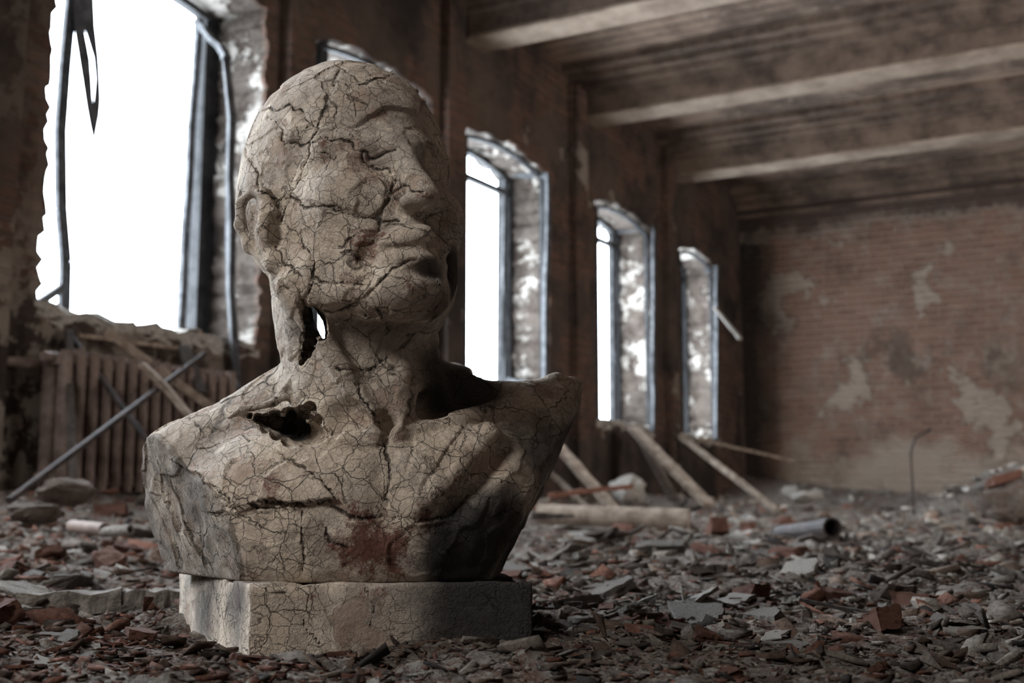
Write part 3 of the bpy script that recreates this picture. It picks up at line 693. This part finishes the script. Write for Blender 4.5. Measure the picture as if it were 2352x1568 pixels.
# ------------------------------------------------------------------ radiator under the near window
def radiator():
    a = WP(108, 1000, -.16); b = WP(520, 1000, -.16); z0, z1 = .24, .90; wloc = RM @ Vector((a.x, -.16, z0))
    r = empty('radiator', wloc, RZ); tag(r, 'rusty cast iron ribbed radiator under the bright near window', 'radiator')
    n = 15; st = (b.x-a.x)/n
    bm = bmesh.new(); h = z1-z0; w = st*.32
    for yy in (-.05, .05):
        rings = []
        for k in range(9):
            z = h*k/8; sc = (.8 if k in (0, 8) else 1.); rings.append([bm.verts.new((math.cos(t_)*w*sc, yy+math.sin(t_)*.040*sc, z)) for t_ in [2*math.pi*j/14 for j in range(14)]])
        for k in range(8):
            for j in range(14): bm.faces.new((rings[k][j], rings[k][(j+1) % 14], rings[k+1][(j+1) % 14], rings[k+1][j]))
        bm.faces.new(rings[0]); bm.faces.new(rings[-1])
    for zz in (.03, h-.07): bm_box(bm, (-st*.42, -.05, zz), (st*.42, .05, zz+.05))
    me = bm_me(bm); me.materials.append(M_rad)
    for i in range(n):
        o = bpy.data.objects.new('radiator_section', me); C.objects.link(o); o.parent = r; o.location = (st*(i+.5), 0, random.uniform(-.012, .012))
    bm = bmesh.new()
    for zz in (.055, z1-z0-.045): bm_tube(bm, [(-.05, 0, zz), (b.x-a.x+.05, 0, zz)], .024)
    link('header_pipe', bm_me(bm), M_rad, r)
radiator()
bm = bmesh.new(); a = RM @ WP(-60, 822, -.06); b = RM @ WP(150, 842, -.06); bm_tube(bm, [a-a, b-a], .025, 12)
o = link('heating_pipe', bm_me(bm), M_rad, smooth=True); o.location = a; tag(o, 'rusty horizontal heating pipe along the wall left of the radiator', 'pipe')
# ------------------------------------------------------------------ beams, planks, bars
def stick(name, pts, w, h, mat, label, cat, group=None, round_=False, hollow=0., jit=.004):
    a = Vector(pts[0]); bm = bmesh.new(); q = [Vector(p)-a for p in pts]
    if round_: bm_tube(bm, q, w, 14, hollow)
    else:
        for p0, p1 in zip(q, q[1:]): bm_bar(bm, p0, p1, w, h, seg=8, jit=jit)
    o = link(name, bm_me(bm), mat, smooth=False); o.location = a; return tag(o, label, cat, group)
stick('wooden_pole', [WQ(245, 760, .03), WQ(840, 1195, 1.0)], .055, .045, M_wood, 'pale wooden pole sloping from the near sill down across the radiator', 'pole')
stick('wooden_batten', [WQ(325, 835, .3), WQ(600, 1130, .9)], .045, .03, M_wood, 'shorter pale batten leaning steeply against the radiator beneath the pole', 'batten')
stick('iron_rod', [WQ(20, 1150, 1.0), WQ(470, 812, .10)], .014, 0, M_iron, 'thin dark rod rising to the right across the radiator', 'rod', round_=True)
stick('iron_rod', [WQ(168, 780, .05), WQ(300, 960, .45), WQ(430, 1125, .8)], .016, 0, M_iron, 'thin dark rod sloping down to the right across the radiator', 'rod', round_=True)
stick('charred_stub', [WQ(420, 798, .1), WQ(462, 905, .3)], .06, .04, M_char, 'short charred stub leaning against the near window sash', 'wood')
stick('charred_pole', [WQ(158, 760, .04), WQ(166, 1100, .55)], .035, .03, M_char, 'upright charred pole standing in front of the radiator', 'pole')
stick('wooden_lath', [WQ(180, 770, .05), WQ(410, 800, .08)], .03, .02, M_wood, 'thin pale lath lying along the near window sill', 'lath')
stick('bent_bar', [WQ(545, 880, .2), WQ(555, 915, .25), WQ(540, 960, .35), WQ(560, 1010, .45)], .014, 0, M_sash, 'short bent grey bar hanging below the near window sash', 'bar', round_=True)
stick('wooden_plank', [P(1235, 970, 10.25), P(1412, 1172, 9.6)], .12, .035, M_wood, 'pale plank leaning on the wall just right of the bust shoulder', 'plank')
stick('wooden_plank', [P(1455, 985, 11.6), P(1630, 1160, 10.8)], .14, .04, M_wood, 'wide pale plank leaning below the third lit window from the bust', 'plank')
stick('wooden_plank', [P(1470, 1000, 11.7), P(1560, 1170, 11.1)], .10, .03, M_brown, 'darker brown plank leaning beside the wide pale plank', 'plank')
stick('wooden_plank', [P(1250, 1070, 10.2), P(1350, 1170, 9.7)], .05, .03, M_wood, 'narrow pale batten leaning left of the white boulder', 'plank')
stick('wooden_pole', [P(1562, 1000, 13.0), P(1785, 1172, 12.0)], .06, .05, M_wood, 'slim pole leaning from the farthest window sill to the floor', 'pole')
stick('wooden_batten', [P(1600, 1008, 13.2), P(1820, 1058, 14.0)], .04, .03, M_wood, 'thin batten spanning from the farthest sill towards the far wall', 'batten')
stick('metal_strip', [P(1642, 705, 13.6), P(1700, 778, 13.2)], .05, .02, M_stone, 'pale metal strip sticking out from the farthest window frame', 'strip')
stick('fallen_post', [P(1235, 1180, 6.1), P(1582, 1192, 5.9)], .05, 0, M_wood, 'long pale post lying on the rubble right of the bust', 'post', round_=True)
stick('iron_bar', [P(1262, 1136, 7.6), P(1450, 1117, 8.2)], .03, .03, M_brick, 'rusty bar lying above the pale fallen post', 'bar')
stick('metal_pipe', [P(1795, 1228, 5.4), P(1912, 1212, 4.9)], .042, 0, M_iron, 'dark hollow pipe with its open end facing right of view', 'pipe', round_=True, hollow=.034)
stick('metal_pipe', [P(165, 1208, 3.4), P(240, 1216, 3.3)], .018, 0, M_rad, 'short rusty pipe lying in the rubble at the left', 'pipe', round_=True, hollow=.013)
stick('metal_pipe', [P(235, 1222, 3.3), P(300, 1216, 3.25)], .014, 0, M_grey, 'short grey pipe beside the rusty one at the left', 'pipe', round_=True, hollow=.010)
stick('bent_wire', [P(2100, 1200, 8.6), P(2096, 1110, 8.6), P(2092, 1040, 8.6), P(2102, 1005, 8.6), P(2140, 985, 8.6)], .009, 0, M_iron, 'tall bent wire standing up in front of the far wall', 'wire', round_=True)
stick('charred_board', [P(2215, 1410, 1.95), P(2380, 1372, 2.05)], .06, .018, M_char, 'charred board tilted in the rubble at the right edge', 'board')
stick('charred_board', [P(1600, 1425, 1.75), P(1885, 1390, 1.9)], .06, .016, M_char, 'long flat charred board right of the plinth', 'board')
stick('charred_board', [P(1270, 1412, 1.7), P(1420, 1440, 1.6)], .03, .010, M_char, 'short dark board close to the right of the plinth', 'board')
stick('plaster_strip', [P(30, 1386, 1.62), P(275, 1379, 1.66)], .035, .026, M_grey, 'long grey plaster strip lying left of the plinth', 'plaster strip')
stick('plaster_strip', [P(282, 1381, 1.66), P(418, 1376, 1.70)], .03, .024, M_grey, 'shorter grey strip between the long strip and the plinth', 'plaster strip')
# ------------------------------------------------------------------ lumps and fragments
def lump(seed, flat=1., pc=26):
    r = random.Random(seed); bm = bmesh.new()
    for _ in range(pc):
        v = Vector([r.gauss(0, 1) for _ in range(3)]).normalized()*r.uniform(.7, 1.); bm.verts.new((v.x*.5, v.y*.5, v.z*.5*flat))
    bmesh.ops.convex_hull(bm, input=bm.verts[:]); bmesh.ops.delete(bm, geom=[v for v in bm.verts if not v.link_faces], context='VERTS')
    bmesh.ops.subdivide_edges(bm, edges=bm.edges[:], cuts=3, use_grid_fill=True)
    p = np.array([v.co[:] for v in bm.verts]); d = .07*vnoise(p, 5, seed)+.045*vnoise(p, 14, seed+1)
    bm.normal_update()
    for v, q in zip(bm.verts, d): v.co += v.normal*q*min(1, flat*1.5)
    return bm_me(bm)
def slab(seed, th=.16):
    r = random.Random(seed); bm = bmesh.new(); n = r.randint(4, 8); a0 = r.random()*6
    pt = [(math.cos(a0+2*math.pi*(i+r.uniform(-.38, .38))/n)*.5*r.uniform(.45, 1.15), math.sin(a0+2*math.pi*(i+r.uniform(-.38, .38))/n)*.42*r.uniform(.45, 1.15)) for i in range(n)]
    lo_ = [bm.verts.new((x*1.02, y*1.02, -th/2)) for x, y in pt]; up = [bm.verts.new((x+r.uniform(-.02, .02), y+r.uniform(-.02, .02), th/2*r.uniform(.8, 1.1))) for x, y in pt]
    bm.faces.new(lo_[::-1]); bm.faces.new(up)
    for i in range(n): bm.faces.new((lo_[i], lo_[(i+1) % n], up[(i+1) % n], up[i]))
    bmesh.ops.triangulate(bm, faces=bm.faces[:]); bmesh.ops.subdivide_edges(bm, edges=bm.edges[:], cuts=4, use_grid_fill=True)
    p = np.array([v.co[:] for v in bm.verts]); d = .03*vnoise(p, 7, seed)+.022*vnoise(p, 20, seed+1)
    for v, q, q2 in zip(bm.verts, d, vnoise(p, 13, seed+5)): v.co += Vector((q, q2*.03, q*.5))
    return bm_me(bm)
def brick(seed):
    r = random.Random(seed); bm = bmesh.new(); vs = bm_box(bm, (-.5, -.28, -.17), (.5*r.uniform(.4, 1), .28, .17))
    for v in vs: v.co += Vector([r.uniform(-.09, .09) for _ in range(3)])
    bmesh.ops.subdivide_edges(bm, edges=bm.edges[:], cuts=6, use_grid_fill=True)
    p = np.array([v.co[:] for v in bm.verts]); d = .06*vnoise(p, 5, seed)+.035*vnoise(p, 15, seed+1); bm.normal_update()
    for v, q in zip(bm.verts, d): v.co += v.normal*q
    return bm_me(bm)
def splinter(seed):
    r = random.Random(seed); bm = bmesh.new(); seg = 6; rings = []
    for i in range(seg+1):
        f = i/seg; w = .06*(1-.7*f)*r.uniform(.6, 1.3); h = .035*(1-.6*f)*r.uniform(.7, 1.2); rings.append([bm.verts.new((f-.5, sx*w+r.uniform(-.01, .01)+.04*math.sin(f*3+seed), sz_*h)) for sx, sz_ in ((-1, -1), (1, -1), (1, 1), (-1, 1))])
    for i in range(seg):
        for j in range(4): bm.faces.new((rings[i][j], rings[i][(j+1) % 4], rings[i+1][(j+1) % 4], rings[i+1][j]))
    bm.faces.new(rings[0]); bm.faces.new(rings[-1]); return bm_me(bm)
def meshes(fn, cnt_, mat, s0, **kw):
    r = []
    for i in range(cnt_):
        me = fn(s0+i, **kw); me.materials.append(mat); r.append(me)
    return r
KIND = {'plaster_fragment': (meshes(slab, 10, M_grey, 100, th=.13), 'plaster'), 'plaster_flake': (meshes(slab, 10, M_stone, 150, th=.045), 'plaster'), 'brick_fragment': (meshes(brick, 5, M_brick, 200), 'brick'),
        'wood_splinter': (meshes(splinter, 5, M_char, 300), 'wood'), 'stone_chunk': (meshes(lump, 6, M_brown, 400, flat=.5), 'stone')}
def drop(kind, x, y, size, label, cat, group=None, rot=None, sink=.3, me=None, sc=(1, 1, 1), z=None):
    o = bpy.data.objects.new(kind, me or random.choice(KIND[kind][0])); C.objects.link(o)
    o.scale = (size*sc[0], size*sc[1], size*sc[2]); o.rotation_euler = rot or (random.gauss(0, .2), random.gauss(0, .2), random.uniform(0, 6.28))
    hz = max(abs(v.co.z) for v in o.data.vertices)*size*sc[2]
    o.location = (x, y, (z if z is not None else ghf(x, y)+hz*(1-sink*1.0))); return tag(o, label, cat, group)
bould = meshes(lump, 4, M_brown, 500, flat=.8, pc=40); boulw = meshes(lump, 3, M_stone, 520, flat=.8, pc=40)
def big(px, py, Yv, wpx, label, cat, name, me, sc=(1, 1, 1), rot=(0, 0, .5)):
    p = P(px, py, Yv); size = wpx/F*Yv; return drop(name, p.x, p.y, size, label, cat, me=me, sc=sc, rot=rot, z=p.z)
big(1442, 1122, 9.4, 100, 'rounded white boulder of plaster in front of the leaning planks', 'boulder', 'boulder', boulw[0], (1, .9, .95))
big(2320, 1165, 6.5, 190, 'dark brown boulder at the right edge below the far wall', 'boulder', 'boulder', bould[0], (1, .8, .6))
big(75, 1178, 3.0, 135, 'dark brown rounded lump at the left edge of the floor', 'boulder', 'boulder', bould[1], (1, .8, .6))
big(150, 1128, 4.2, 150, 'broken brown lump behind the dark rounded one at left', 'boulder', 'boulder', bould[2], (1, .8, .65))
big(160, 1335, 1.9, 125, 'grey stone chunk lying behind the long plaster strip', 'stone', 'stone_chunk', meshes(lump, 1, M_grey, 540, flat=.6)[0], (1, .7, .75))
big(2110, 1352, 2.0, 190, 'heap-like grey brown chunk in the rubble at right', 'stone', 'stone_chunk', bould[3], (1, .8, .5))
big(2155, 1380, 1.85, 150, 'grey broken slab resting against the heaped chunk', 'slab', 'masonry_slab', meshes(slab, 1, M_grey, 570, th=.3)[0], (1, .8, 1), (.25, .2, .5))
big(1345, 1410, 1.5, 85, 'upright brown brick shard right of the plinth corner', 'brick', 'brick_fragment', KIND['brick_fragment'][0][0], (1, .6, .9), (.2, 1.3, .4))
big(2203, 1360, 1.9, 80, 'small dark pointed shard standing upright at right', 'shard', 'stone_shard', meshes(splinter, 1, M_char, 580)[0], (1, 2.5, 1.5), (.3, -1.2, .4))
big(1385, 1505, 1.05, 70, 'flat dark grey chip close in front, right of the plinth', 'plaster', 'plaster_fragment', KIND['plaster_fragment'][0][1], (1, .9, .6), (.3, .1, .4))
big(1650, 1555, .93, 110, 'red brown shard at the bottom edge of the view', 'brick', 'brick_fragment', KIND['brick_fragment'][0][2], (1, .7, .5), (.1, -.3, .3))
big(40, 1478, 1.18, 120, 'flat orange brown brick chip at the lower left edge', 'brick', 'brick_fragment', meshes(slab, 1, M_brick, 590, th=.15)[0], (1, .8, 1), (.1, -.15, .3))
big(225, 1540, 1.0, 170, 'thin reddish plaster flake lying at the bottom left', 'plaster', 'plaster_flake', meshes(slab, 1, M_brick, 600, th=.08)[0], (1, .8, 1), (.12, .05, .8))
big(1390, 1225, 4.0, 120, 'low brown lump on the rubble behind the bust at right', 'stone', 'stone_chunk', bould[2], (1, .8, .3))
big(1850, 1140, 8.4, 100, 'white plaster lump at the foot of the far wall', 'boulder', 'boulder', boulw[1], (1, .8, .4))
big(1270, 1185, 5.6, 80, 'small dark log end beside the pale fallen post', 'wood', 'log_end', meshes(splinter, 1, M_char, 610)[0], (1.2, 3, 3), (0, 0, .1))
big(1950, 1420, 1.6, 180, 'wide flat grey slab in front of the heaped chunk', 'slab', 'masonry_slab', meshes(slab, 1, M_grey, 575, th=.12)[0], (1, .9, 1), (.12, -.08, .9))
big(1560, 1460, 1.35, 140, 'flat pale slab lying in the rubble right of the bust', 'slab', 'masonry_slab', meshes(slab, 1, M_stone, 577, th=.08)[0], (1, .9, 1), (.15, .1, 2.1))
big(1760, 1495, 1.2, 210, 'broad thin grey plaster plate near the bottom right', 'slab', 'masonry_slab', meshes(slab, 1, M_grey, 579, th=.09)[0], (1, .9, 1), (.14, -.06, .4))
big(2170, 1490, 1.2, 190, 'rough grey slab in the bottom right corner area', 'slab', 'masonry_slab', meshes(slab, 1, M_grey, 583, th=.16)[0], (1, .9, 1), (.16, .1, 1.4))
big(1255, 1440, 1.25, 80, 'brown brick lump leaning on the right end of the plinth', 'brick', 'brick_fragment', meshes(brick, 1, M_brown, 585)[0], (1, .9, 1), (.2, .5, .8))
big(330, 1455, 1.2, 120, 'reddish flat fragment lying left of the plinth corner', 'brick', 'brick_fragment', meshes(slab, 1, M_brick, 587, th=.14)[0], (1, .8, 1), (.14, -.1, 2.2))
a = P(1262, 1480, 1.12); bm = bmesh.new(); qs = [P(1262, 1480, 1.12), P(1285, 1468, 1.12), P(1310, 1475, 1.11), P(1315, 1495, 1.10), P(1290, 1508, 1.09)]
for p0, p1 in zip(qs, qs[1:]): bm_bar(bm, p0-a, p1-a, .012, .002)
o = link('metal_strap', bm_me(bm), M_sash); o.location = a; tag(o, 'small curled metal strap beside the right corner of the plinth', 'strap')
for i in range(34):                                                # rubble on the near sill
    tt = -.82+1.45*random.random(); p = RM @ Vector((tt, .05+.3*random.random(), 1.10)); kd_ = random.choice(['brick_fragment', 'plaster_fragment', 'plaster_flake', 'plaster_flake'])
    drop(kd_, p.x, p.y, random.uniform(.07, .19), 'small broken piece of masonry lying on the near window sill', 'brick', 'masonry bits on the near window sill', z=p.z+.02)
for i in range(70):                                                # pale heap along the foot of the far wall
    if i < 50: p = RM @ Vector((T1-.12-abs(random.gauss(0, .45)), -random.uniform(.6, 4.6), 0))
    else: p = Vector((random.uniform(3.2, 4.4), random.uniform(8.2, 9.2), 0))
    drop('plaster_chunk', p.x, p.y, random.uniform(.08, .34), 'pale plaster chunk in the heap along the foot of the far wall', 'plaster', 'plaster chunks along the far wall', sink=.4, me=random.choice(boulw+KIND['plaster_flake'][0]+KIND['plaster_fragment'][0]), sc=(1, .8, .7))
ZONES = {'plaster_fragment': ('grey plaster fragment half buried in the rubble', 'grey plaster fragments in the rubble', 240), 'plaster_flake': ('pale thin plaster flake lying on the rubble', 'pale plaster flakes on the rubble', 260),
         'brick_fragment': ('red brown broken brick piece in the rubble', 'broken brick pieces in the rubble', 110), 'wood_splinter': ('dark charred wood splinter on the rubble', 'charred splinters on the rubble', 150), 'stone_chunk': ('small brown stone chunk on the rubble', 'brown stone chunks on the rubble', 20)}
for kd_, (lb, gr, cn) in ZONES.items():
    c = 0
    while c < cn:
        Yv = math.exp(random.uniform(math.log(1.0), math.log(9))); xv = random.uniform(-.43, .43)*Yv
        s_ = -((xv-W0.x)*N_.x+(Yv-W0.y)*N_.y)
        if s_ < .4 or in_plinth(np.array([xv]), np.array([Yv]), .05)[0]: continue
        sz_ = (.016+.052*random.random()**2)*Yv**.75*{'wood_splinter': 1.5, 'plaster_flake': 1.4, 'plaster_fragment': 1.3}.get(kd_, .85)
        if Yv < 1.25: sz_ *= .65
        drop(kd_, xv, Yv, sz_, lb, KIND[kd_][1], gr, sink=.4, sc=(1, random.uniform(.55, 1), random.uniform(.5, 1))); c += 1
# ------------------------------------------------------------------ light
wd = bpy.data.worlds.new('world'); SC.world = wd; wd.use_nodes = True
bg = wd.node_tree.nodes.get('Background') or wd.node_tree.nodes.new('ShaderNodeBackground')
bg.inputs[0].default_value = (.80, .90, 1., 1); bg.inputs[1].default_value = 18.
def area(name, loc, target, w, h, e, col):
    l = bpy.data.lights.new(name, 'AREA'); l.shape = 'RECTANGLE'; l.size = w; l.size_y = h; l.energy = e; l.color = col
    o = bpy.data.objects.new(name, l); C.objects.link(o); o.location = loc; d = Vector(target)-Vector(loc); o.rotation_euler = d.to_track_quat('-Z', 'Y').to_euler(); return o
area('front_left_light', (-2.4, -.9, 2.5), (-.1, 1.2, .35), .8, 1.0, 84, (1., .96, .91))
area('window_fill_light', RM @ Vector((-3.4, -.3, 2.3)), (-.15, 1.2, .4), 1.2, 1.8, 120, (.88, .94, 1.))  # unseen lamp added indoors, standing in for daylight from the left windows
area('side_fill_light', RM @ Vector((3.0, -8.6, 1.8)), RM @ Vector((9, 0, 2.0)), 3., 2.2, 340, (1., .95, .90))  # unseen lamp added by the right wall to brighten the far end
print('bust verts', len(vv))
